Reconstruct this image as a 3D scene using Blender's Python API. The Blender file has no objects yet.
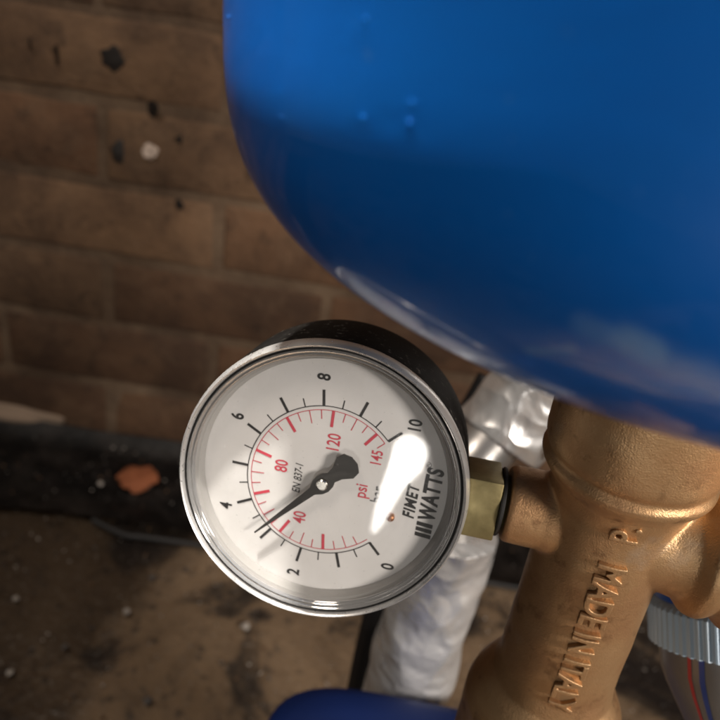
import bpy, bmesh, math, random
from mathutils import Vector, Matrix, noise
random.seed(7)
R = math.radians
S = bpy.context.scene
COL = S.collection

# ---------------------------------------------------------------- camera, world, lights, exposure
CAM = Vector((0, 0, .52))
PITCH, ROLL = R(28.3), R(9.0)
fwd = Vector((0, math.cos(PITCH), -math.sin(PITCH)))
rt0 = Vector((1, 0, 0)); up0 = rt0.cross(fwd)
rt = math.cos(ROLL) * rt0 + math.sin(ROLL) * up0
up = -math.sin(ROLL) * rt0 + math.cos(ROLL) * up0
cd = bpy.data.cameras.new('camera')
cam = bpy.data.objects.new('camera', cd); COL.objects.link(cam)
cam.matrix_world = Matrix(((rt.x, up.x, -fwd.x, CAM.x), (rt.y, up.y, -fwd.y, CAM.y), (rt.z, up.z, -fwd.z, CAM.z), (0, 0, 0, 1)))
cd.sensor_width = 36; cd.lens = 36 * 738 / 720
cd.clip_start = .004; cd.clip_end = 60
cd.dof.use_dof = True; cd.dof.focus_distance = .146; cd.dof.aperture_fstop = 20
S.camera = cam

w = bpy.data.worlds.new('World'); S.world = w; w.use_nodes = True
bg = w.node_tree.nodes['Background']
bg.inputs[0].default_value = (1.0, .93, .85, 1); bg.inputs[1].default_value = .07

def area(name, loc, target, size, energy, col, shape='DISK', size_y=None, spin=0):
    l = bpy.data.lights.new(name, 'AREA'); l.shape = shape; l.size = size
    if size_y: l.size_y = size_y
    l.energy = energy; l.color = col
    o = bpy.data.objects.new(name, l); COL.objects.link(o); o.location = loc
    d = Vector(target) - Vector(loc)
    o.rotation_euler = (d.to_track_quat('-Z', 'Y').to_matrix() @ Matrix.Rotation(spin, 3, 'Z')).to_euler()
    return o
area('room_lamp', (.75, -.45, .75), (.04, .14, .42), .26, 12.0, (1.0, .92, .84))
area('ceiling_lamp', (-.55, -.10, 1.75), (-.1, .5, .3), .35, 9.0, (1.0, .88, .76))
spot = area('tank_spot', (-.24, .15, 1.65), (-.05, .05, .60), .08, .95, (1.0, .95, .88))
spot.data.spread = R(14)  # unseen narrow beam, added to brighten the vessel's upper side alone
# row of unseen disc lamps added behind the viewer to draw a teardrop glare
GLARE = ((-.0425, -.4115, .3610, .0155), (-.0435, -.4111, .3500, .0148), (-.0490, -.4097, .3330, .0110), (-.0530, -.4077, .3150, .0086), (-.0559, -.4056, .2972, .0062), (-.0591, -.4034, .2812, .0029))
for k in range(11):
    a_, b_ = GLARE[k // 2], GLARE[min(k // 2 + k % 2, 5)]
    tx, ty, tz, tr = ((p + q) / 2 for p, q in zip(a_, b_))
    area('glare_lamp', (tx, ty + .0004 * k, tz), (.005, .13, .42), 2 * tr, 28 * math.pi * math.pi * tr * tr, (1.0, .96, .90))

S.view_settings.view_transform = 'Standard'; S.view_settings.look = 'None'
S.view_settings.exposure = 0; S.view_settings.gamma = 1
S.render.engine = 'CYCLES'
S.cycles.max_bounces = 8; S.cycles.transparent_max_bounces = 12
S.cycles.sample_clamp_indirect = 6

# ---------------------------------------------------------------- frames of the tilted pipework
AX = Vector((-.02, 0, .9998)).normalized()                      # axis of the vessel and the fitting
SX = Vector((.99492, -.09864, .01990)).normalized()             # from the gauge towards the fitting
HX = SX.cross(AX).normalized()                                  # horizontal, towards the viewer
GN = Vector((-.10055, -.96643, .23644)).normalized()            # gauge face normal
GU = Vector((.00409, .23724, .97144)).normalized(); GV = -SX
GC = Vector((-.0044, .1281, .4183))                             # centre of the bezel's front
PORT = GC - GN * .0123 + SX * .0643                             # centre of the fitting
def mat4(x, y, z, o):
    return Matrix(((x.x, y.x, z.x, o.x), (x.y, y.y, z.y, o.y), (x.z, y.z, z.z, o.z), (0, 0, 0, 1)))
FIT = mat4(SX, -HX, AX, PORT)

# ---------------------------------------------------------------- helpers
def finish(name, bm, mat, parent=None, smooth=None):
    me = bpy.data.meshes.new(name); bm.normal_update(); bm.to_mesh(me); bm.free()
    return link(name, me, mat, parent, smooth)
def link(name, me, mat, parent=None, smooth=None):
    if mat and not me.materials: me.materials.append(mat)
    if smooth is not None:
        me.polygons.foreach_set('use_smooth', [True] * len(me.polygons))
        if smooth < 180: me.set_sharp_from_angle(angle=R(smooth))
    o = bpy.data.objects.new(name, me); COL.objects.link(o)
    if parent: o.parent = parent
    return o
def tag(o, label, cat=None, group=None, kind=None):
    if label: o['label'] = label
    if cat: o['category'] = cat
    if group: o['group'] = group
    if kind: o['kind'] = kind
    return o
def empty(name, m, label, cat, group=None):
    o = bpy.data.objects.new(name, None); COL.objects.link(o); o.matrix_world = m; o.empty_display_size = .02
    return tag(o, label, cat, group)
def lathe(bm, prof, seg=96, m=None, closed=False):
    m = m or Matrix()
    rings = []
    for r, z in prof:
        if r < 1e-7: rings.append([bm.verts.new(m @ Vector((0, 0, z)))])
        else: rings.append([bm.verts.new(m @ Vector((r * math.cos(2 * math.pi * k / seg), r * math.sin(2 * math.pi * k / seg), z))) for k in range(seg)])
    pairs = list(zip(rings, rings[1:]))
    if closed: pairs.append((rings[-1], rings[0]))
    for a, b in pairs:
        for k in range(seg):
            k2 = (k + 1) % seg
            if len(a) == 1 and len(b) == 1: break
            if len(a) == 1: bm.faces.new((a[0], b[k2], b[k]))
            elif len(b) == 1: bm.faces.new((a[k], a[k2], b[0]))
            else: bm.faces.new((a[k], a[k2], b[k2], b[k]))
    bmesh.ops.recalc_face_normals(bm, faces=bm.faces)
    return bm
def box(bm, x0, x1, y0, y1, z0, z1, m=None, bevel=0, seg=2):
    vs = [bm.verts.new((x, y, z)) for x in (x0, x1) for y in (y0, y1) for z in (z0, z1)]
    fs = [bm.faces.new([vs[i] for i in q]) for q in ((0, 1, 3, 2), (4, 6, 7, 5), (0, 4, 5, 1), (2, 3, 7, 6), (0, 2, 6, 4), (1, 5, 7, 3))]
    if bevel:
        es = list({e for f in fs for e in f.edges})
        g = bmesh.ops.bevel(bm, geom=es, offset=bevel, segments=seg, affect='EDGES', profile=.5)
    if m: bmesh.ops.transform(bm, matrix=m, verts=bm.verts)
    return bm
def tube(bm, pts, rad, seg=24, cap=True, jitter=None):
    pts = [Vector(p) for p in pts]; rings = []
    t0 = (pts[1] - pts[0]).normalized(); ref = t0.orthogonal().normalized()
    for i, p in enumerate(pts):
        a = pts[max(i - 1, 0)]; b = pts[min(i + 1, len(pts) - 1)]
        t = (b - a).normalized(); ref = (ref - t * ref.dot(t)).normalized(); bi = t.cross(ref)
        r = rad(i / (len(pts) - 1)) if callable(rad) else rad
        ring = []
        for k in range(seg):
            an = 2 * math.pi * k / seg; d = ref * math.cos(an) + bi * math.sin(an); q = p + d * r
            if jitter: q = q + d * jitter(q)
            ring.append(bm.verts.new(q))
        rings.append(ring)
    for a, b in zip(rings, rings[1:]):
        for k in range(seg): bm.faces.new((a[k], a[(k + 1) % seg], b[(k + 1) % seg], b[k]))
    if cap: bm.faces.new(rings[0][::-1]); bm.faces.new(rings[-1])
    bmesh.ops.recalc_face_normals(bm, faces=bm.faces)
    return bm
def bez(ps, n=24):
    ps = [Vector(p) for p in ps]; out = []
    for i in range(len(ps) - 1):                                  # Catmull-Rom
        p0, p1, p2, p3 = ps[max(i - 1, 0)], ps[i], ps[i + 1], ps[min(i + 2, len(ps) - 1)]
        for k in range(n):
            t = k / n
            out.append(.5 * ((2 * p1) + (p2 - p0) * t + (2 * p0 - 5 * p1 + 4 * p2 - p3) * t * t + (3 * p1 - p0 - 3 * p2 + p3) * t ** 3))
    out.append(ps[-1]); return out
def evaluated(o):
    bpy.context.view_layer.update()
    dg = bpy.context.evaluated_depsgraph_get()
    return bpy.data.meshes.new_from_object(o.evaluated_get(dg))
def text_mesh(body, size, bold=0, extrude=0, bevel=0, shear=0, sx=1, spacing=1, align='CENTER'):
    c = bpy.data.curves.new('t', 'FONT'); c.body = body; c.size = size; c.offset = bold; c.extrude = extrude
    c.bevel_depth = bevel; c.shear = shear; c.align_x = align; c.align_y = 'CENTER'; c.space_character = spacing; c.resolution_u = 5
    o = bpy.data.objects.new('t', c); COL.objects.link(o)
    me = evaluated(o); bpy.data.objects.remove(o); bpy.data.curves.remove(c)
    xs = [v.co.x for v in me.vertices]; ys = [v.co.y for v in me.vertices]
    cy = (min(ys) + max(ys)) / 2; cx = (min(xs) + max(xs)) / 2 if align == 'CENTER' else min(xs)
    for v in me.vertices: v.co.x = (v.co.x - cx) * sx; v.co.y -= cy
    me.materials.clear()
    return me

# ---------------------------------------------------------------- materials
class NT:
    def __init__(s, name):
        s.m = bpy.data.materials.new(name); s.m.use_nodes = True; s.t = s.m.node_tree
        s.b = s.t.nodes['Principled BSDF']; s.out = s.t.nodes['Material Output']
    def n(s, kind, **kw):
        nd = s.t.nodes.new(kind)
        for k, v in kw.items():
            if k in nd.inputs: nd.inputs[k].default_value = v
            else: setattr(nd, k, v)
        return nd
    def l(s, a, b): s.t.links.new(a, b)
    def set(s, **kw):
        for k, v in kw.items(): s.b.inputs[k.replace('_', ' ')].default_value = v
        return s
    def obj(s): return s.n('ShaderNodeTexCoord').outputs['Object']
    def noise(s, co, scale, detail=4, rough=.55, dist=0):
        nd = s.n('ShaderNodeTexNoise', Scale=scale, Detail=detail, Roughness=rough, Distortion=dist); s.l(co, nd.inputs['Vector']); return nd.outputs['Fac']
    def ramp(s, fac, stops):
        r = s.n('ShaderNodeValToRGB'); e = r.color_ramp.elements
        while len(e) < len(stops): e.new(.5)
        for x, (p, c) in zip(e, stops): x.position = p; x.color = (*c, 1) if len(c) == 3 else c
        s.l(fac, r.inputs[0]); return r.outputs[0]
    def mix(s, fac, a, b):
        m = s.n('ShaderNodeMix', data_type='RGBA')
        for sock, v in ((m.inputs[0], fac), (m.inputs[6], a), (m.inputs[7], b)):
            if isinstance(v, (tuple, float, int)): sock.default_value = (*v, 1) if isinstance(v, tuple) and len(v) == 3 else v
            else: s.l(v, sock)
        return m.outputs[2]
    def math(s, op, a, b=None):
        m = s.n('ShaderNodeMath', operation=op)
        for i, v in enumerate((a, b)):
            if v is None: continue
            if isinstance(v, (int, float)): m.inputs[i].default_value = v
            else: s.l(v, m.inputs[i])
        return m.outputs[0]
    def bump(s, h, strength, dist):
        b = s.n('ShaderNodeBump', Strength=strength, Distance=dist); s.l(h, b.inputs['Height']); s.l(b.outputs[0], s.b.inputs['Normal'])
    def col(s, c): s.l(c, s.b.inputs['Base Color'])
    def rough(s, c): s.l(c, s.b.inputs['Roughness'])
def plain(name, col, rough=.5, metal=0, **kw):
    return NT(name).set(Base_Color=(*col, 1), Roughness=rough, Metallic=metal, **kw).m

# blue enamel of the vessel, with pale streaks mixed in
t = NT('blue_paint'); co = t.obj()
base = t.ramp(t.noise(co, 9, 3), [(.3, (.001, .098, .42)), (.7, (.0012, .112, .46))])
def pale_streak(a, b, rad, nscale):                                       # soft capsule between two points on the shell, broken up by noise
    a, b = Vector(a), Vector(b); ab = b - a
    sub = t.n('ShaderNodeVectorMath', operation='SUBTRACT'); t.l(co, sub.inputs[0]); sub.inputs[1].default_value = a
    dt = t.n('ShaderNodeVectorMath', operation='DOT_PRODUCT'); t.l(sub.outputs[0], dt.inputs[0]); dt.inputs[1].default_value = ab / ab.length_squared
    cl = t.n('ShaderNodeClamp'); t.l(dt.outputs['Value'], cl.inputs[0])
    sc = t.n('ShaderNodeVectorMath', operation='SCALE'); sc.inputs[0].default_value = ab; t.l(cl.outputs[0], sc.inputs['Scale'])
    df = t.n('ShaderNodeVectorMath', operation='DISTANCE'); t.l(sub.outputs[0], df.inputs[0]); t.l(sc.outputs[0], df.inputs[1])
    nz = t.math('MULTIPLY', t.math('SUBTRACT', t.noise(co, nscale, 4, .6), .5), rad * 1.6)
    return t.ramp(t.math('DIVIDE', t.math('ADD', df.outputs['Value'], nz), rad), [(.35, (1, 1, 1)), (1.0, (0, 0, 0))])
sm = t.math('ADD', pale_streak((-.0319, -.0784, .0262), (-.0265, -.0802, .0256), .0019, 300), pale_streak((-.0280, -.0797, .0256), (-.0180, -.0815, .0232), .0024, 230))
sm = t.math('ADD', sm, pale_streak((-.0358, -.0736, .0207), (-.0322, -.0768, .0232), .0008, 600))
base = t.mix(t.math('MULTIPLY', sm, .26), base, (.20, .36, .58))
fleck = t.ramp(t.noise(co, 750, 2, .5), [(.71, (0, 0, 0)), (.78, (1, 1, 1))])
base = t.mix(t.math('MULTIPLY', fleck, .12), base, (.25, .40, .52))
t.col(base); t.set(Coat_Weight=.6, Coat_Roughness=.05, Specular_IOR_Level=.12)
t.rough(t.ramp(t.noise(co, 30, 4), [(.3, (.30,) * 3), (.7, (.40,) * 3)]))
dust = t.ramp(t.noise(co, 1100, 2, .5), [(.70, (0, 0, 0)), (.76, (1, 1, 1))])
t.bump(t.math('ADD', t.noise(co, 420, 3), t.math('MULTIPLY', t.noise(co, 70, 3), 1.2)), .05, .0006)
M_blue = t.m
M_bluedark = plain('dark_blue_paint', (.003, .014, .085), .6, Specular_IOR_Level=.2)

t = NT('cast_brass'); co = t.obj()
big = t.noise(co, 60, 5, .6); fine = t.noise(co, 2600, 3)
c = t.ramp(big, [(.25, (.34, .180, .088)), (.5, (.47, .285, .142)), (.75, (.56, .37, .20))])
dirt = t.ramp(t.noise(co, 170, 4, .65), [(.30, (1, 1, 1)), (.42, (0, 0, 0))])
c = t.mix(t.math('MULTIPLY', dirt, .55), c, (.16, .075, .034))
paste_sheen = t.ramp(t.noise(co, 48, 5, .6), [(.60, (0, 0, 0)), (.70, (1, 1, 1))])
c = t.mix(t.math('MULTIPLY', paste_sheen, .35), c, (.55, .47, .40))  # pale patches: paste smears, and grey reflection painted into the colour
t.col(c); t.set(Metallic=.8)
t.rough(t.ramp(big, [(.3, (.54,) * 3), (.7, (.42,) * 3)]))
t.bump(t.math('ADD', t.math('MULTIPLY', fine, 1.2), t.noise(co, 600, 4)), .30, .0004)
M_brass = t.m
t = NT('machined_brass'); co = t.obj()
t.col(t.ramp(t.noise(co, 300, 3), [(.3, (.22, .18, .085)), (.7, (.31, .255, .125))])); t.set(Metallic=.85)
t.rough(t.ramp(t.noise(co, 200, 3), [(.3, (.42,) * 3), (.7, (.56,) * 3)])); t.bump(t.noise(co, 900, 2), .12, .0003)
M_brass2 = t.m
t = NT('copper'); co = t.obj()
t.col(t.ramp(t.noise(co, 80, 4), [(.3, (.30, .13, .06)), (.7, (.48, .23, .12))])); t.set(Metallic=.9, Roughness=.4)
M_copper = t.m

t = NT('black_case'); co = t.obj()
t.set(Roughness=.6, Specular_IOR_Level=.08)
nz = t.noise(co, 900, 3)
t.col(t.ramp(t.noise(co, 700, 2, .7), [(.62, (.007, .0065, .006)), (.72, (.10, .09, .08))]))
t.bump(nz, .25, .0003); M_case = t.m
t = NT('polished_steel'); co = t.obj()
t.set(Metallic=.7, Roughness=.16, Base_Color=(.62, .61, .60, 1))
t.rough(t.ramp(t.noise(co, 350, 3), [(.3, (.24,) * 3), (.75, (.38,) * 3)])); M_steel = t.m
t = NT('clear_rim')
t.set(Base_Color=(.55, .54, .53, 1), Roughness=.08, Metallic=.75); M_rim = t.m
t = NT('dial_white'); co = t.obj()
t.col(t.ramp(t.noise(co, 90, 4), [(.3, (.64, .62, .612)), (.7, (.70, .68, .675))])); t.set(Roughness=.45); M_dial = t.m
M_ink = plain('black_ink', (.022, .020, .020), .5)
M_red = plain('red_ink', (.55, .055, .085), .5)
M_needle = plain('needle_black', (.018, .015, .013), .42)
M_hub = plain('hub_steel', (.55, .53, .50), .25, 1)
M_inner = plain('grey_inner_ring', (.30, .29, .28), .2)
M_seal = plain('black_seal', (.010, .009, .008), .55)

# thin clear window: see-through with a mirror-like Fresnel sheen
t = NT('clear_window'); t.t.nodes.remove(t.b)
tr = t.n('ShaderNodeBsdfTransparent'); tr.inputs[0].default_value = (.95, .95, .94, 1)
gl = t.n('ShaderNodeBsdfGlossy'); gl.inputs['Roughness'].default_value = .035; gl.inputs[0].default_value = (1, 1, 1, 1)
fr = t.n('ShaderNodeFresnel', IOR=1.49)
mx = t.n('ShaderNodeMixShader'); t.l(fr.outputs[0], mx.inputs[0]); t.l(tr.outputs[0], mx.inputs[1]); t.l(gl.outputs[0], mx.inputs[2])
bp = t.n('ShaderNodeBump', Strength=.05, Distance=.001); t.l(t.noise(t.obj(), 40, 2), bp.inputs['Height']); t.l(bp.outputs[0], gl.inputs['Normal'])
dst = t.ramp(t.noise(t.obj(), 1300, 2, .5), [(.70, (0, 0, 0)), (.80, (1, 1, 1))])
smg = t.ramp(t.noise(t.obj(), 90, 5, .7, 1.0), [(.50, (0, 0, 0)), (.80, (1, 1, 1))])
df = t.n('ShaderNodeBsdfDiffuse'); df.inputs[0].default_value = (.6, .58, .55, 1)
m2 = t.n('ShaderNodeMixShader'); t.l(t.math('ADD', t.math('MULTIPLY', dst, .35), t.math('MULTIPLY', smg, .06)), m2.inputs[0]); t.l(mx.outputs[0], m2.inputs[1]); t.l(df.outputs[0], m2.inputs[2])
t.l(m2.outputs[0], t.out.inputs[0]); M_glass = t.m

# brick, mortar, floor
def grime(t, geo, c):
    g = t.ramp(t.noise(geo, 11, 6, .68, .4), [(.40, (1, 1, 1)), (.60, (0, 0, 0))])
    c = t.mix(t.math('MULTIPLY', g, .62), c, (.042, .022, .013))
    g = t.ramp(t.noise(geo, 21, 5, .7, .3), [(.50, (0, 0, 0)), (.72, (1, 1, 1))])
    return t.mix(t.math('MULTIPLY', g, .45), c, (.19, .117, .068))
def brick_mat(i, a, b):
    t = NT('brick_%d' % i)
    oi = t.n('ShaderNodeObjectInfo'); geo = t.n('ShaderNodeNewGeometry').outputs['Position']
    big = t.noise(geo, 7 + i, 5, .6); mid = t.noise(geo, 38, 5, .65)
    c = t.mix(big, a, b)
    hv = t.n('ShaderNodeHueSaturation'); t.l(c, hv.inputs['Color'])
    t.l(t.math('ADD', t.math('MULTIPLY', oi.outputs['Random'], .5), .75), hv.inputs['Value']); c = hv.outputs[0]
    soot = t.ramp(mid, [(.56, (0, 0, 0)), (.72, (1, 1, 1))])
    c = t.mix(t.math('MULTIPLY', soot, .75), c, (.022, .012, .007))
    c = grime(t, geo, c)
    t.col(c); t.set(Roughness=.85); t.bump(t.math('ADD', mid, t.noise(geo, 180, 4)), .5, .003)
    return t.m
M_brick = [brick_mat(0, (.125, .060, .030), (.195, .108, .056)), brick_mat(1, (.100, .046, .023), (.16, .086, .044)), brick_mat(2, (.135, .072, .037), (.21, .124, .067))]
t = NT('old_mortar'); geo = t.n('ShaderNodeNewGeometry').outputs['Position']
c = t.ramp(t.noise(geo, 14, 5, .6), [(.3, (.110, .068, .040)), (.7, (.20, .135, .085))])
c = grime(t, geo, c)
t.col(c); t.set(Roughness=.95); t.bump(t.noise(geo, 150, 5), .6, .003); M_mortar = t.m

t = NT('dirty_floor'); geo = t.n('ShaderNodeNewGeometry').outputs['Position']
a = t.noise(geo, 7.5, 6, .62, .6)
sep = t.n('ShaderNodeSeparateXYZ'); t.l(geo, sep.inputs[0])
pat = t.ramp(t.math('ADD', t.math('MULTIPLY', sep.outputs[0], -2.6), t.math('MULTIPLY', t.noise(geo, 5, 5, .6, .5), 1.0)), [(.83, (0, 0, 0)), (1.02, (1, 1, 1))])   # an old damp, sooty patch
c = t.ramp(a, [(.36, (.014, .011, .010)), (.43, (.045, .032, .022)), (.48, (.165, .108, .062)), (.70, (.27, .182, .108))])
sp = t.ramp(t.noise(geo, 70, 5, .7), [(.55, (0, 0, 0)), (.66, (1, 1, 1))])
c = t.mix(t.math('MULTIPLY', pat, .72), c, (.012, .010, .0095))
c = t.mix(t.math('MULTIPLY', sp, .7), c, (.020, .016, .014))
lt = t.ramp(t.noise(geo, 230, 3, .6), [(.62, (0, 0, 0)), (.70, (1, 1, 1))])
c = t.mix(t.math('MULTIPLY', lt, .5), c, (.24, .21, .18))
t.col(c); t.l(t.mix(pat, t.ramp(a, [(.4, (.45,) * 3), (.55, (.9,) * 3)]), (.30, .30, .30)), t.b.inputs['Roughness'])
t.bump(t.math('ADD', a, t.noise(geo, 140, 5)), .5, .004); M_floor = t.m
t = NT('black_polythene'); geo = t.n('ShaderNodeNewGeometry').outputs['Position']
c = t.ramp(t.noise(geo, 26, 6, .7), [(.45, (.010, .009, .009)), (.72, (.055, .045, .040))])
t.col(c); t.set(Roughness=.5); t.bump(t.noise(geo, 45, 4), .5, .004); M_sheet = t.m
M_crumb = [plain('crumb_pale', (.42, .38, .34), .9), plain('crumb_grey', (.10, .09, .085), .9), plain('crumb_brown', (.15, .085, .045), .9)]
M_orange = plain('orange_brick_chip', (.26, .080, .030), .85)
M_mortar2 = plain('pale_mortar', (.30, .22, .16), .95)
M_tar = plain('tar_spot', (.012, .008, .006), .6)
M_plaster = plain('plaster_fleck', (.62, .50, .42), .9)
M_cable = plain('grey_cable', (.022, .021, .021), .6)
M_blacktube = plain('black_tube', (.012, .011, .012), .5)

t = NT('crumpled_foil'); geo = t.n('ShaderNodeNewGeometry').outputs['Position']
t.set(Base_Color=(.86, .85, .84, 1), Metallic=.65)
t.rough(t.ramp(t.noise(geo, 60, 4), [(.3, (.22,) * 3), (.7, (.45,) * 3)]))
vo = t.n('ShaderNodeTexVoronoi', Scale=75.0); nv = t.n('ShaderNodeVectorMath', operation='ADD'); nn_ = t.n('ShaderNodeTexNoise', Scale=40.0)
t.l(geo, nn_.inputs['Vector']); sc_ = t.n('ShaderNodeVectorMath', operation='SCALE'); t.l(nn_.outputs['Color'], sc_.inputs[0]); sc_.inputs['Scale'].default_value = .03
t.l(geo, nv.inputs[0]); t.l(sc_.outputs[0], nv.inputs[1]); t.l(nv.outputs[0], vo.inputs['Vector'])
t.bump(t.math('ADD', t.math('MULTIPLY', vo.outputs['Distance'], .9), t.noise(geo, 40, 3, .5, .8)), .5, .0045); M_foil = t.m
M_sleeve = plain('galvanised_sleeve', (.52, .50, .48), .34, .7)
M_bluering = plain('pale_blue_plastic', (.38, .52, .66), .35)
t = NT('smoky_plastic'); t.set(Base_Color=(.16, .155, .15, 1), Roughness=.3); M_smoky = t.m
M_blueline = plain('blue_print', (.02, .06, .30), .4)
M_redline = plain('red_print', (.42, .04, .045), .5)
M_white = plain('white_plastic', (.72, .70, .68), .4)
M_deepblue = plain('blue_band', (.02, .09, .42), .4)

# ---------------------------------------------------------------- wall and floor
WY = .68
bm = bmesh.new(); box(bm, -1.1, 1.0, WY + .0012, WY + .11, 0, .975)
wall = tag(finish('wall', bm, M_mortar), None, kind='structure')
def brick_mesh(k, L=.215):
    bm = bmesh.new(); box(bm, -L / 2, L / 2, 0, .1, -.0330, .0330, bevel=.0030, seg=2)
    bmesh.ops.subdivide_edges(bm, edges=[e for e in bm.edges if e.calc_length() > .1 and abs(e.verts[0].co.x - e.verts[1].co.x) > .1], cuts=5)
    for v in bm.verts:
        n3 = noise.noise_vector(v.co * 34 + Vector((k * 7.3, 0, 0))); v.co += Vector((n3.x * .003, n3.y * .0014 if v.co.y < .05 else 0, n3.z * .0024))
    me = bpy.data.meshes.new('brick'); bm.to_mesh(me); bm.free()
    me.polygons.foreach_set('use_smooth', [True] * len(me.polygons)); me.set_sharp_from_angle(angle=R(50))
    return me
bmeshes = [brick_mesh(k) for k in range(9)]
for k, me in enumerate(bmeshes): me.materials.append(M_brick[k % 3])
for row in range(13):
    z = .0375 + .075 * row
    off = .0700 if row % 2 else .0700 - .1125
    for k in range(-5, 5):
        x = off + .1125 + .225 * k
        if x - .11 < -1.1 or x + .11 > 1.0: continue
        o = bpy.data.objects.new('brick', random.choice(bmeshes)); COL.objects.link(o); o.parent = wall
        o.location = (x + random.uniform(-.0015, .0015), WY + random.uniform(-.0008, .0008), z + random.uniform(-.001, .001))
        o.rotation_euler = (random.uniform(-.006, .006), random.uniform(-.006, .006), random.uniform(-.004, .004))

bm = bmesh.new()
N = 150
g = [[None] * (N + 1) for _ in range(N + 1)]
for i in range(N + 1):
    for j in range(N + 1):
        x = -1.3 + 2.5 * i / N; y = -1.0 + 1.8 * j / N
        zz = -.004 + noise.fractal(Vector((x * 9, y * 9, 2)), 1, 2, 4) * .0035
        g[i][j] = bm.verts.new((x, y, min(zz, -.0005)))
for i in range(N):
    for j in range(N): bm.faces.new((g[i][j], g[i + 1][j], g[i + 1][j + 1], g[i][j + 1]))
floor = tag(finish('floor', bm, M_floor, smooth=180), None, kind='structure')

def blob(r, seed, flat=.6, sub=2):
    bm = bmesh.new(); bmesh.ops.create_icosphere(bm, subdivisions=sub, radius=1)
    for v in bm.verts:
        d = v.co.normalized(); k = 1 + .45 * noise.noise(d * 1.4 + Vector((seed * 3.1, seed, 0)))
        v.co = Vector((d.x * r * k, d.y * r * k, d.z * r * k * flat))
    return bm

# black sheet on the floor along the wall
bm = bmesh.new(); NX, NY = 120, 16; g = []
for i in range(NX + 1):
    x = -1.05 + 2.0 * i / NX; row = []
    edge = .545 + .010 * noise.noise(Vector((x * 6, 0, 0))) + .05 * min(0, x + .20) * .9
    for j in range(NY + 1):
        f = j / NY; y = edge + (WY - .006 - edge) * f
        zz = .003 + .005 * abs(noise.fractal(Vector((x * 12, y * 14, 5)), 1, 2, 3)) + (.004 * math.exp(-(f * 9) ** 2)) + .012 * max(0, f - .85) / .15
        row.append(bm.verts.new((x, y, zz)))
    g.append(row)
for i in range(NX):
    for j in range(NY): bm.faces.new((g[i][j], g[i + 1][j], g[i + 1][j + 1], g[i][j + 1]))
bmesh.ops.solidify(bm, geom=bm.faces[:], thickness=.0012)
sheet = finish('plastic_sheet', bm, M_sheet, smooth=60)
tag(sheet, 'dirty black plastic sheet lying on the floor along the foot of the brick wall', 'plastic sheet')

bm = bmesh.new(); tube(bm, bez([(-.235, .545, .004), (-.20, .534, .002), (-.17, .535, .002), (-.05, .537, .003), (.10, .545, .003), (.30, .545, .003), (.8, .55, .003)], 14), .0028, 10)
tag(finish('cable', bm, M_cable, smooth=180), 'thin grey cable lying along the edge of the black sheet', 'cable')

bm = blob(.020, 3, .35, 3); chip = finish('brick_chip', bm, M_orange, smooth=40)
for v in chip.data.vertices: v.co += noise.noise_vector(v.co * 150) * .003
chip.location = (-.211, .608, .012); chip.rotation_euler = (.05, -.1, .4)
tag(chip, 'orange broken brick chip lying on the black sheet', 'brick chip')

# crumbs and grit strewn over floor and sheet
for mi, (cnt, rmin, rmax) in enumerate(((1100, .0003, .0016), (900, .0004, .0018), (700, .0005, .002))):
    bm = bmesh.new()
    for k in range(cnt):
        x = random.uniform(-.62, .55); y = random.uniform(.26, .66)
        r = rmin + (rmax - rmin) * random.random() ** 3
        b = bmesh.ops.create_icosphere(bm, subdivisions=1, radius=r)['verts']
        mt = Matrix.Translation((x, y, (.0075 if y > .56 else -.0015) + r * .3)) @ Matrix.Rotation(random.random() * 6, 4, 'Z') @ Matrix.Diagonal((1, random.uniform(.5, 1), .6, 1))
        for v in b: v.co = mt @ (v.co * random.uniform(.55, 1.35))
    o = finish('grit', bm, M_crumb[mi])
    tag(o, ['scattered pale plaster crumbs on the floor and sheet', 'scattered grey grit on the floor and sheet', 'scattered brown dirt crumbs on the floor and sheet'][mi], 'grit', kind='stuff')
for k, (x, y, r) in enumerate([(-.157, .487, .003), (-.062, .449, .0042), (-.245, .592, .0035), (-.20, .40, .003), (-.165, .445, .0036), (-.23, .37, .003), (-.12, .365, .0038), (-.26, .44, .003)]):
    bm = blob(r * .8, k + 20, .6, 3)
    for v in bm.verts: v.co += noise.noise_vector(v.co * 600 + Vector((k, 0, 0))) * r * .35
    o = finish('plaster_crumb', bm, M_crumb[0] if k % 3 else M_crumb[1], smooth=40); o.location = (x, y, .001 if y < .55 else .010)
    tag(o, ['pale crumb on the floor below the cable, nearest the middle', 'bright pale crumb on the sandy floor beside the gauge rim', 'grey crumb on the black sheet beside the orange chip', 'grey-white crumb on the dark floor near the bottom', 'small pale crumb on the dark floor patch', 'grey crumb on the dark floor in the bottom corner', 'larger pale crumb at the bottom edge of the floor', 'pale crumb on the dark floor at the left edge'][k], 'crumb', 'larger crumbs on the floor')

# splashes on the wall
for k, (x, z, r, fl) in enumerate([(-.257, .413, .010, 1), (-.247, .332, .0105, 1), (-.193, .352, .007, .6), (-.305, .41, .006, 1.5), (-.33, .415, .006, .8), (-.222, .376, .010, .7), (-.195, .29, .005, 1)]):
    bm = blob(r, k + 40, .12, 4); o = finish('tar_spot', bm, M_tar, wall, smooth=180); o.location = (x, WY - .0003, z); o.rotation_euler = (R(90), 0, .5 * k); o.scale = (1, fl, 1)
bm = blob(.0066, 9, .5, 4)
for v in bm.verts: v.co += noise.noise_vector(v.co * 260) * .0026
o = finish('plaster_fleck', bm, M_plaster, wall, smooth=180); o.location = (-.223, WY - .001, .338); o.rotation_euler = (R(90), 0, 0)
o['label'] = 'pale plaster fleck stuck to the brickwork'
bm = blob(.05, 5, .22, 4); o = finish('mortar_lump', bm, M_mortar2, wall, smooth=180); o.location = (-.385, WY - .001, .016); o.rotation_euler = (R(90), 0, 0); o.scale = (1.2, .26, 1)

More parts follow.
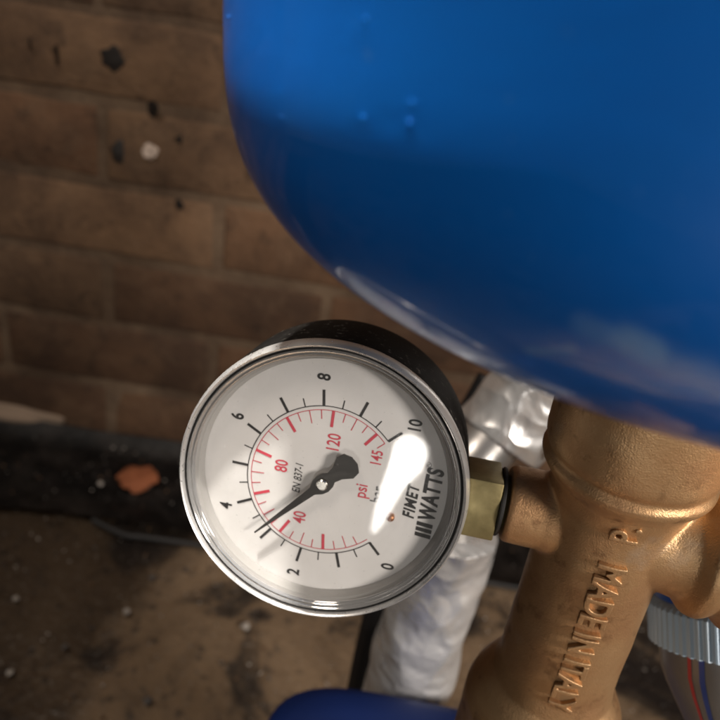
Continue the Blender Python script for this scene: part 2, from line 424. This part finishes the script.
# ---------------------------------------------------------------- blue expansion vessel
TR, TH, TP, TZ = .0868, .0430, 2.85, .0540
prof = []
nn = 48
for k in range(nn + 1):
    th = math.pi / 2 * (1 - k / nn)
    prof.append((TR * max(math.cos(th), 0) ** (2 / TP) if k else 0, TH - TH * math.sin(th) ** (2 / TP)))
prof[0] = (0, 0)
BODY = .175
for k in range(1, 9): prof.append((TR, TH + BODY * k / 8))
for k in range(1, nn + 1):
    th = math.pi / 2 * k / nn
    prof.append((TR * max(math.cos(th), 0) ** (2 / TP) if k < nn else 0, TH + BODY + TH * math.sin(th) ** (2 / TP)))
tank = empty('expansion_vessel', FIT @ Matrix.Translation((0, 0, TZ)) @ Matrix.Rotation(R(-1.8), 4, 'Y'), 'glossy blue painted expansion vessel with domed bottom above the brass fitting', 'vessel')
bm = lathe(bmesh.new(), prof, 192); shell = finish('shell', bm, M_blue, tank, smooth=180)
bm = lathe(bmesh.new(), [(0, -.012), (.0125, -.012), (.0132, -.011), (.0132, .006), (0, .006)], 48); finish('threaded_neck', bm, M_steel, tank, smooth=35)
bm = lathe(bmesh.new(), [(0, TH * 2 + BODY - .002), (.012, TH * 2 + BODY - .002), (.012, TH * 2 + BODY + .014), (.010, TH * 2 + BODY + .018), (0, TH * 2 + BODY + .018)], 48); finish('valve_cap', bm, M_seal, tank, smooth=35)

for k, (x, y, z, r) in enumerate(((-.05474, -.06731, .0393, .00036), (-.04992, -.07096, .0400, .00038), (-.04997, -.07094, .0418, .00028), (-.05531, -.06687, .0477, .00028), (-.06536, -.05686, .0364, .00026), (-.07757, -.03894, .0446, .0004))):
    ph = math.atan2(y, x); rr = (TR if z > TH else TR * max(0, 1 - ((TH - z) / TH) ** TP) ** (1 / TP)) - r * .15
    bm = blob(r * .6, k + 70, .7, 3); o = finish('paint_blister', bm, M_blue, tank, smooth=180); o.location = (rr * math.cos(ph), rr * math.sin(ph), z)

# ---------------------------------------------------------------- cast brass fitting
fit = empty('brass_fitting', FIT, 'cast brass pipe fitting with raised lettering between blue vessel and gauge', 'pipe fitting')
bm = bmesh.new()
lathe(bm, [(0, -.086), (.0195, -.086), (.0205, -.085), (.0205, -.062), (.0195, -.058), (.0172, -.0535), (.0152, -.0505), (.0146, -.046), (.0144, -.02), (.0146, .008), (.0157, .0125), (.0176, .0150), (.0184, .0162), (.0186, .0176), (.0178, .0189), (.0177, .0196), (.0185, .0208), (.0187, .0225), (.0187, .046), (.0180, .047), (0, .047)], 96)
RX = Matrix.Rotation(R(90), 4, 'Y')
lathe(bm, [(0, 0), (.0125, .002), (.0125, .012), (.0135, .0165), (.0162, .0190), (.0166, .0206), (.0160, .0222), (.0150, .0236), (.0158, .0252), (.0180, .0275), (.0183, .030), (.0183, .056), (.0176, .057), (0, .057)], 96, RX)
LX = Matrix.Rotation(R(-90), 4, 'Y')
lathe(bm, [(0, 0), (.0098, .002), (.0094, .013), (.0089, .0150), (.0088, .0222), (.0082, .0230), (0, .0230)], 64, LX)
tmp = finish('body', bm, M_brass, None)
md = tmp.modifiers.new('r', 'REMESH'); md.mode = 'VOXEL'; md.voxel_size = .00045
md = tmp.modifiers.new('s', 'SMOOTH'); md.factor = .5; md.iterations = 7
me = evaluated(tmp); bpy.data.objects.remove(tmp)
for v in me.vertices:
    v.co += noise.noise_vector(v.co * 130) * .00016
body = link('body', me, M_brass, fit, smooth=180)

# raised casting letters, bent round the body
def letters(s, size, a0, z0, rot, r0=.0148):
    me = text_mesh(s, size, bold=.00008, extrude=.00075, bevel=.00018, sx=.86)
    bm = bmesh.new(); bm.from_mesh(me); bpy.data.meshes.remove(me)
    tmp = finish('t', bm, None); md = tmp.modifiers.new('r', 'REMESH'); md.mode = 'VOXEL'; md.voxel_size = .00016
    md = tmp.modifiers.new('s', 'SMOOTH'); md.factor = .5; md.iterations = 3
    me = evaluated(tmp); bpy.data.objects.remove(tmp)
    for v in me.vertices:
        x, y, h = v.co
        x += .00012 * noise.noise(Vector((x * 300, y * 300, 1))); y += .0001 * noise.noise(Vector((x * 300, y * 300, 9)))
        tang, zz = (y, -x) if rot > 0 else (-y, x)          # reading downwards / upwards
        an = a0 + tang / r0; rr = r0 + h
        v.co = (rr * math.cos(an), rr * math.sin(an), z0 + zz)
    return link('cast_lettering', me, M_brass, fit, smooth=180)
TA = math.atan2(-.90, -.36) + R(19)
l1 = letters('MADE IN ITALY', .0078, TA, -.0225, 1); l1['label'] = 'raised cast letters reading MADE IN ITALY'
l2 = letters('P.', .0074, TA, .0095, -1); l2['label'] = 'raised cast letter P with a dot'

# pipework that carries the fitting (mostly out of frame)
P0 = FIT @ Vector((0, 0, -.084))
bm = bmesh.new(); tube(bm, [P0, P0 - AX * .02, Vector((P0.x, P0.y, .27)), Vector((P0.x, P0.y, .222))], .0135, 32)
tag(finish('copper_pipe', bm, M_copper, smooth=60), 'upright copper pipe under the brass fitting', 'pipe')
q = [FIT @ Vector((.050, 0, 0)), FIT @ Vector((.13, 0, 0)), FIT @ Vector((.20, .004, 0))]
q += [Vector((.30, .16, q[2].z)), Vector((.33, .20, q[2].z)), Vector((.34, .26, q[2].z)), Vector((.34, .45, q[2].z)), Vector((.34, .682, q[2].z))]
bm = bmesh.new(); tube(bm, bez(q, 10), .0135, 32)
tag(finish('copper_pipe', bm, M_copper, smooth=60), 'horizontal copper pipe running from the fitting to the brick wall', 'pipe')

# ---------------------------------------------------------------- pressure gauge
gauge = empty('pressure_gauge', mat4(GU, GV, GN, GC), 'round pressure gauge with white dial, steel rim and black case', 'pressure gauge')
RB = .0315
bm = lathe(bmesh.new(), [(0, -.0300), (.0295, -.0300), (.0312, -.0292), (.0322, -.0275), (.0324, -.0255), (.0324, -.0050), (.0318, -.0040), (.0300, -.0040), (.0296, -.0060), (.0288, -.0075), (0, -.0075)], 128)
finish('case', bm, M_case, gauge, smooth=35)
# steel rim: outer bead, dark groove, inner step
def torusprof(pts): return pts
bm = lathe(bmesh.new(), [(.0311, -.0050), (.0320, -.0046), (.0325, -.0036), (.0325, -.0022), (.0322, -.0008), (.0317, 0), (.0313, -.0003), (.0311, -.0012)], 128, closed=True)
finish('bezel', bm, M_steel, gauge, smooth=60)
bm = lathe(bmesh.new(), [(.0311, -.0014), (.0307, -.0016), (.0307, -.0050), (.0311, -.0050)], 128, closed=True); finish('rim_seal', bm, M_seal, gauge, smooth=40)
bm = lathe(bmesh.new(), [(.0307, -.0012), (.0303, -.0007), (.0299, -.0010), (.0297, -.0016), (.0294, -.0013), (.0291, -.0016), (.0290, -.0021), (.0290, -.0030), (.0307, -.0030)], 128, closed=True); finish('window_rim', bm, M_rim, gauge, smooth=40)
bm = lathe(bmesh.new(), [(.0290, -.0026), (.0284, -.0030), (.0282, -.0040), (.0278, -.0046), (.0277, -.0051), (.0290, -.0051)], 128, closed=True); finish('inner_ring', bm, M_inner, gauge, smooth=40)
# slightly crowned clear window
bm = bmesh.new(); lathe(bm, [(0, -.00225), (.015, -.00225), (.0289, -.00225)], 128)
finish('window', bm, M_glass, gauge, smooth=180)
bm = lathe(bmesh.new(), [(0, -.0052), (.0286, -.0052), (.0287, -.0056), (0, -.0056)], 128)
dial = finish('dial', bm, M_dial, gauge, smooth=35)
DZ = -.00514
DU, DV = -.0007, -.0001                                           # print sits a hair off centre
def ang(bar): return R(-135 + 27.1 * bar)                          # clockwise from the top of the dial
def strip(bm, a, r0, r1, wd):
    d = Vector((math.sin(a), math.cos(a), 0)); n = Vector((d.y, -d.x, 0)); c0 = Vector((DU, DV, DZ))
    bm.faces.new([bm.verts.new(c0 + p) for p in (d * r0 - n * wd / 2, d * r1 - n * wd / 2, d * r1 + n * wd / 2, d * r0 + n * wd / 2)])
def arc(bm, r, wd, a0, a1, n=120):
    prev = None; c0 = Vector((DU, DV, DZ))
    for k in range(n + 1):
        a = a0 + (a1 - a0) * k / n; d = Vector((math.sin(a), math.cos(a), 0))
        cur = (bm.verts.new(c0 + d * (r - wd / 2)), bm.verts.new(c0 + d * (r + wd / 2)))
        if prev: bm.faces.new((prev[0], prev[1], cur[1], cur[0]))
        prev = cur
RA = .0177
bm = bmesh.new(); arc(bm, RA, .00022, ang(0), ang(10))
for k in range(21):
    if k % 2 == 0: strip(bm, ang(k / 2), RA, .0214, .00062)
    else: strip(bm, ang(k / 2), RA, .0197, .00026)
bmesh.ops.recalc_face_normals(bm, faces=bm.faces); finish('bar_scale', bm, M_ink, dial)
bm = bmesh.new(); RR = .0168; arc(bm, RR, .00016, ang(0), ang(10))
psis = list(range(0, 146, 5))
for p in psis:
    b = p / 14.5
    if p % 20 == 0 and p: strip(bm, ang(b), .0130, RR, .00068)
    elif p: strip(bm, ang(b), .0147 if p % 10 else .0138, RR, .00020)
finish('psi_scale', bm, M_red, dial)
def put(name, s, size, u, v, mat, rot=0, width=None, **kw):
    me = text_mesh(s, size, **kw)
    if width:
        xs = [q.co.x for q in me.vertices]; k = width / (max(xs) - min(xs))
        for q in me.vertices: q.co.x *= k
    o = link(name, me, mat, dial); o.location = (u, v, DZ); o.rotation_euler = (0, 0, rot); return o
for b, s in ((0, '0'), (2, '2'), (4, '4'), (6, '6'), (8, '8'), (10, '10')):
    a = ang(b); rr = .0243 if b not in (0, 10) else .0248
    put('numeral', s, .0040, DU + rr * math.sin(a), DV + rr * math.cos(a), M_ink, bold=.00010, sx=.78)
for u, v, s in ((-.0107, .0042, '40'), (.0009, .0100, '80'), (.0090, -.0009, '120'), (.0074, -.0109, '145')):
    put('numeral', s, .0041 if s != '145' else .0035, u, v, M_red, bold=.00005, sx=.72)
put('lettering', 'EN 837-1', .0026, -.0012, .0059, M_ink, bold=.00002, sx=.72, shear=.2)
put('lettering', 'psi', .0039, -.0012, -.0092, M_red, bold=.00004, sx=.80)
put('lettering', 'bar', .0038, -.0012, -.0124, M_ink, bold=.00003, sx=.80)
put('lettering', 'FIMET', .0036, -.0011, -.0201, M_ink, width=.0084, bold=.00012, shear=.2, spacing=1.12)
put('lettering', 'WATTS', .0050, .0013, -.0242, M_ink, width=.0126, bold=.00020, shear=.12, spacing=1.1)
put('lettering', '\u00ae', .0024, .0080, -.0222, M_ink, sx=.9)
bm = bmesh.new()
for k in range(3):
    x = -.0094 + k * .00130; wd = .00095
    top = .0018; bot = -.0018
    bm.faces.new([bm.verts.new((px, -.0241 + py, DZ)) for px, py in ((x + .0002 * 0, bot), (x + wd, bot), (x + wd + .0003, top), (x + .0003, top))])
emblem = finish('emblem', bm, M_ink, dial)
bm = lathe(bmesh.new(), [(0, .0014), (.0006, .0013), (.0009, .0009), (.0009, -.0002)], 24); o = finish('stop_pin', bm, M_copper, dial, smooth=50); o.location = (-.0058, -.0163, DZ)
# needle
needle_a = R(-135 + 27.1 * 3.22)
bm = bmesh.new()
outl = [(-.00016, .0205), (.00016, .0205), (.00095, .003), (.0019, .0014), (.0022, 0), (.0019, -.0016), (.0013, -.0026), (.0017, -.0044), (.0030, -.0066), (.0027, -.0084), (.0010, -.0094), (-.0010, -.0094), (-.0027, -.0084), (-.0030, -.0066), (-.0017, -.0044), (-.0013, -.0026), (-.0019, -.0016), (-.0022, 0), (-.0019, .0014), (-.00095, .003)]
f = bm.faces.new([bm.verts.new((x, y, 0)) for x, y in outl]); ex = bmesh.ops.extrude_face_region(bm, geom=[f])
for v in ex['geom']:
    if isinstance(v, bmesh.types.BMVert): v.co.z += .0004
bmesh.ops.triangulate(bm, faces=bm.faces); bmesh.ops.recalc_face_normals(bm, faces=bm.faces)
needle = finish('needle', bm, M_needle, gauge); needle.location = (DU, DV, -.0037); needle.rotation_euler = (0, 0, -needle_a)
bm = lathe(bmesh.new(), [(0, .0012), (.0010, .0012), (.0013, .0009), (.0013, .0003), (.0020, .0002), (.0020, -.0014), (0, -.0014)], 32)
finish('hub', bm, M_hub, needle, smooth=35)
# square shank and thread
bm = bmesh.new(); box(bm, -.0069, .0069, -.0394, -.0315, -.0123 - .0069, -.0123 + .0069, bevel=.00035, seg=2)
shank = finish('square_shank', bm, M_brass2, gauge, smooth=40)
bm = bmesh.new(); YM = Matrix.Translation((0, 0, -.0123)) @ Matrix.Rotation(R(90), 4, 'X')
pr = [(0, .0392)]
for k in range(9): pr += [(.0066, .0393 + k * .0009), (.0058, .03975 + k * .0009)]
pr += [(0, .0476)]
lathe(bm, pr, 40, YM); finish('thread', bm, M_brass2, gauge, smooth=30)
bm = lathe(bmesh.new(), [(.0058, .0395), (.0076, .0395), (.0079, .0398), (.0079, .0402), (.0076, .0405), (.0058, .0405)], 48, YM, closed=True); finish('sealing_washer', bm, M_seal, gauge, smooth=40)

# ---------------------------------------------------------------- foil-wrapped pipe and things behind
foil = empty('foil_wrapped_pipe', Matrix.Translation((.045, .25, 0)), 'silver foil wrapped pipe rising behind the gauge', 'pipe')
inv = foil.matrix_world.inverted()
def crump(q): return .0026 * noise.fractal(q * 26, 1, 2, 3) + .0006 * noise.noise(q * 90)
path = bez([(.046, .246, -.002), (.047, .246, .12), (.0485, .247, .24), (.0495, .248, .29), (.050, .250, .312)], 26)
bm = bmesh.new(); tube(bm, [inv @ p for p in path], .0205, 72, jitter=crump); finish('lower_wrap', bm, M_foil, foil, smooth=180)
path = bez([(.048, .2500, .300), (.0505, .2535, .335), (.0585, .2630, .3475), (.066, .271, .352)], 12)
bm = bmesh.new(); tube(bm, [inv @ p for p in path], .0130, 48); finish('pipe_sleeve', bm, M_sleeve, foil, smooth=180)
path = bez([(.0640, .2690, .3470), (.072, .275, .362), (.085, .28, .395), (.10, .29, .46), (.105, .295, .56)], 20)
bm = bmesh.new(); tube(bm, [inv @ p for p in path], .0205, 72, jitter=crump); finish('upper_wrap', bm, M_foil, foil, smooth=180)
# a torn strip of the wrap
bm = bmesh.new(); prev = None
for k in range(30):
    f = k / 29; c0 = Vector((.098, .258, .405)).lerp(Vector((.0845, .252, .352)), f) + Vector((.0015 * math.sin(f * 9), .002 * math.sin(f * 6), 0))
    wd = .006 + .0016 * math.sin(f * 17) + .001 * math.sin(f * 41)
    cur = [bm.verts.new(inv @ (c0 + Vector((-wd, .004, .001 * math.sin(f * 20))))), bm.verts.new(inv @ c0), bm.verts.new(inv @ (c0 + Vector((wd * .5, .001, .0012 * math.sin(f * 31)))))]
    if prev:
        bm.faces.new((prev[0], prev[1], cur[1], cur[0])); bm.faces.new((prev[1], prev[2], cur[2], cur[1]))
    prev = cur
bmesh.ops.solidify(bm, geom=bm.faces[:], thickness=.0004); finish('torn_foil_strip', bm, M_foil, foil, smooth=60)

bm = bmesh.new(); tube(bm, bez([(.026, .262, -.002), (.026, .262, .10), (.026, .262, .22), (.030, .264, .27), (.042, .28, .31), (.06, .30, .36)], 14), .0055, 20)  # slim black tube rising beside the wrap
tag(finish('black_tube', bm, M_blacktube, smooth=180), 'thin black upright tube close beside the foil wrapped pipe', 'cable')

pump = empty('pump_housing', Matrix.Translation((.055, .165, 0)) @ Matrix.Rotation(R(-3), 4, 'Z'), 'dark blue rounded pump housing at the bottom edge below the foil wrapped pipe', 'pump')
def rounded(bm, a, b, levels, n=96, p=4.5):
    rings = []
    for inset, z in levels:
        row = []
        for k in range(n):
            th = 2 * math.pi * k / n; c_, s_ = math.cos(th), math.sin(th); q = (abs(c_) ** p + abs(s_) ** p) ** (-1 / p)
            row.append(bm.verts.new(((a - inset) * q * c_, (b - inset) * q * s_, z)))
        rings.append(row)
    for x, y in zip(rings, rings[1:]):
        for k in range(n): bm.faces.new((x[k], x[(k + 1) % n], y[(k + 1) % n], y[k]))
    bm.faces.new(rings[0][::-1]); bm.faces.new(rings[-1])
    bmesh.ops.recalc_face_normals(bm, faces=bm.faces); return bm
CT = .243
bm = rounded(bmesh.new(), .074, .057, [(.003, 0), (0, .003), (0, CT - .016), (.001, CT - .010), (.004, CT - .005), (.010, CT - .0015), (.018, CT), (.03, CT)]); finish('shell', bm, M_bluedark, pump, smooth=40)
bm = rounded(bmesh.new(), .0755, .0585, [(.001, .05), (0, .051), (0, .057), (.001, .058)]); finish('flange', bm, M_bluedark, pump, smooth=40)

# ---------------------------------------------------------------- filter hanging under the branch
fc = FIT @ Vector((.050, .024, -.042))
tilt = mat4(SX, -HX, AX, fc) @ Matrix.Rotation(R(-13), 4, 'Y') @ Matrix.Rotation(R(-32), 4, 'X')
filt = empty('water_filter', tilt, 'smoky plastic filter bowl with ribbed pale blue ring under the brass branch', 'filter')
FR = .0225
bm = bmesh.new()
nr = 64
ringp = []
for j, (r, z) in enumerate([(FR - .003, -.006), (FR, -.006), (FR, .004), (FR - .0015, .006), (FR - .003, .006)]):
    row = []
    for k in range(nr * 4):
        rr = r + (.0007 if (k % 4) in (0, 1) and j in (1, 2) else 0); a = 2 * math.pi * k / (nr * 4)
        row.append(bm.verts.new((rr * math.cos(a), rr * math.sin(a), z)))
    ringp.append(row)
L = nr * 4
for a, b in zip(ringp, ringp[1:] + ringp[:1]):
    for k in range(L): bm.faces.new((a[k], a[(k + 1) % L], b[(k + 1) % L], b[k]))
bmesh.ops.recalc_face_normals(bm, faces=bm.faces); finish('ribbed_ring', bm, M_bluering, filt)
bm = lathe(bmesh.new(), [(0, .0085), (FR - .003, .0085), (FR - .001, .0078), (FR - .001, .0062), (FR - .004, .0058), (0, .0058)], 96); finish('blue_lid', bm, M_deepblue, filt, smooth=40)
bowl_prof = [(FR - .002, -.005), (FR - .002, -.012), (FR - .0035, -.017), (FR - .009, -.030), (FR - .012, -.040), (FR - .014, -.044), (0, -.045)]
bm = lathe(bmesh.new(), bowl_prof, 96); bowl = finish('bowl', bm, M_smoky, filt, smooth=40)
def stripe(a0, a1, mat, name):
    bm = bmesh.new(); prev = None
    for r, z in bowl_prof[:5]:
        cur = [bm.verts.new(((r + .0002) * math.cos(a0 + (a1 - a0) * k / 4), (r + .0002) * math.sin(a0 + (a1 - a0) * k / 4), z)) for k in range(5)]
        if prev:
            for k in range(4): bm.faces.new((prev[k], prev[k + 1], cur[k + 1], cur[k]))
        prev = cur
    return finish(name, bm, mat, bowl, smooth=60)
stripe(R(-141), R(-138), M_redline, 'red_stripe'); stripe(R(-132), R(-128), M_blueline, 'blue_stripe')
bm = lathe(bmesh.new(), [(0, -.044), (.008, -.044), (.009, -.046), (.009, -.054), (.007, -.057), (0, -.057)], 48); finish('drain_knob', bm, M_white, filt, smooth=40)
bm = bmesh.new(); tube(bm, [(0, 0, .008), (0, -.004, .02), (0, -.012, .034), (0, -.018, .044)], .009, 32); finish('inlet_neck', bm, M_brass, filt, smooth=60)
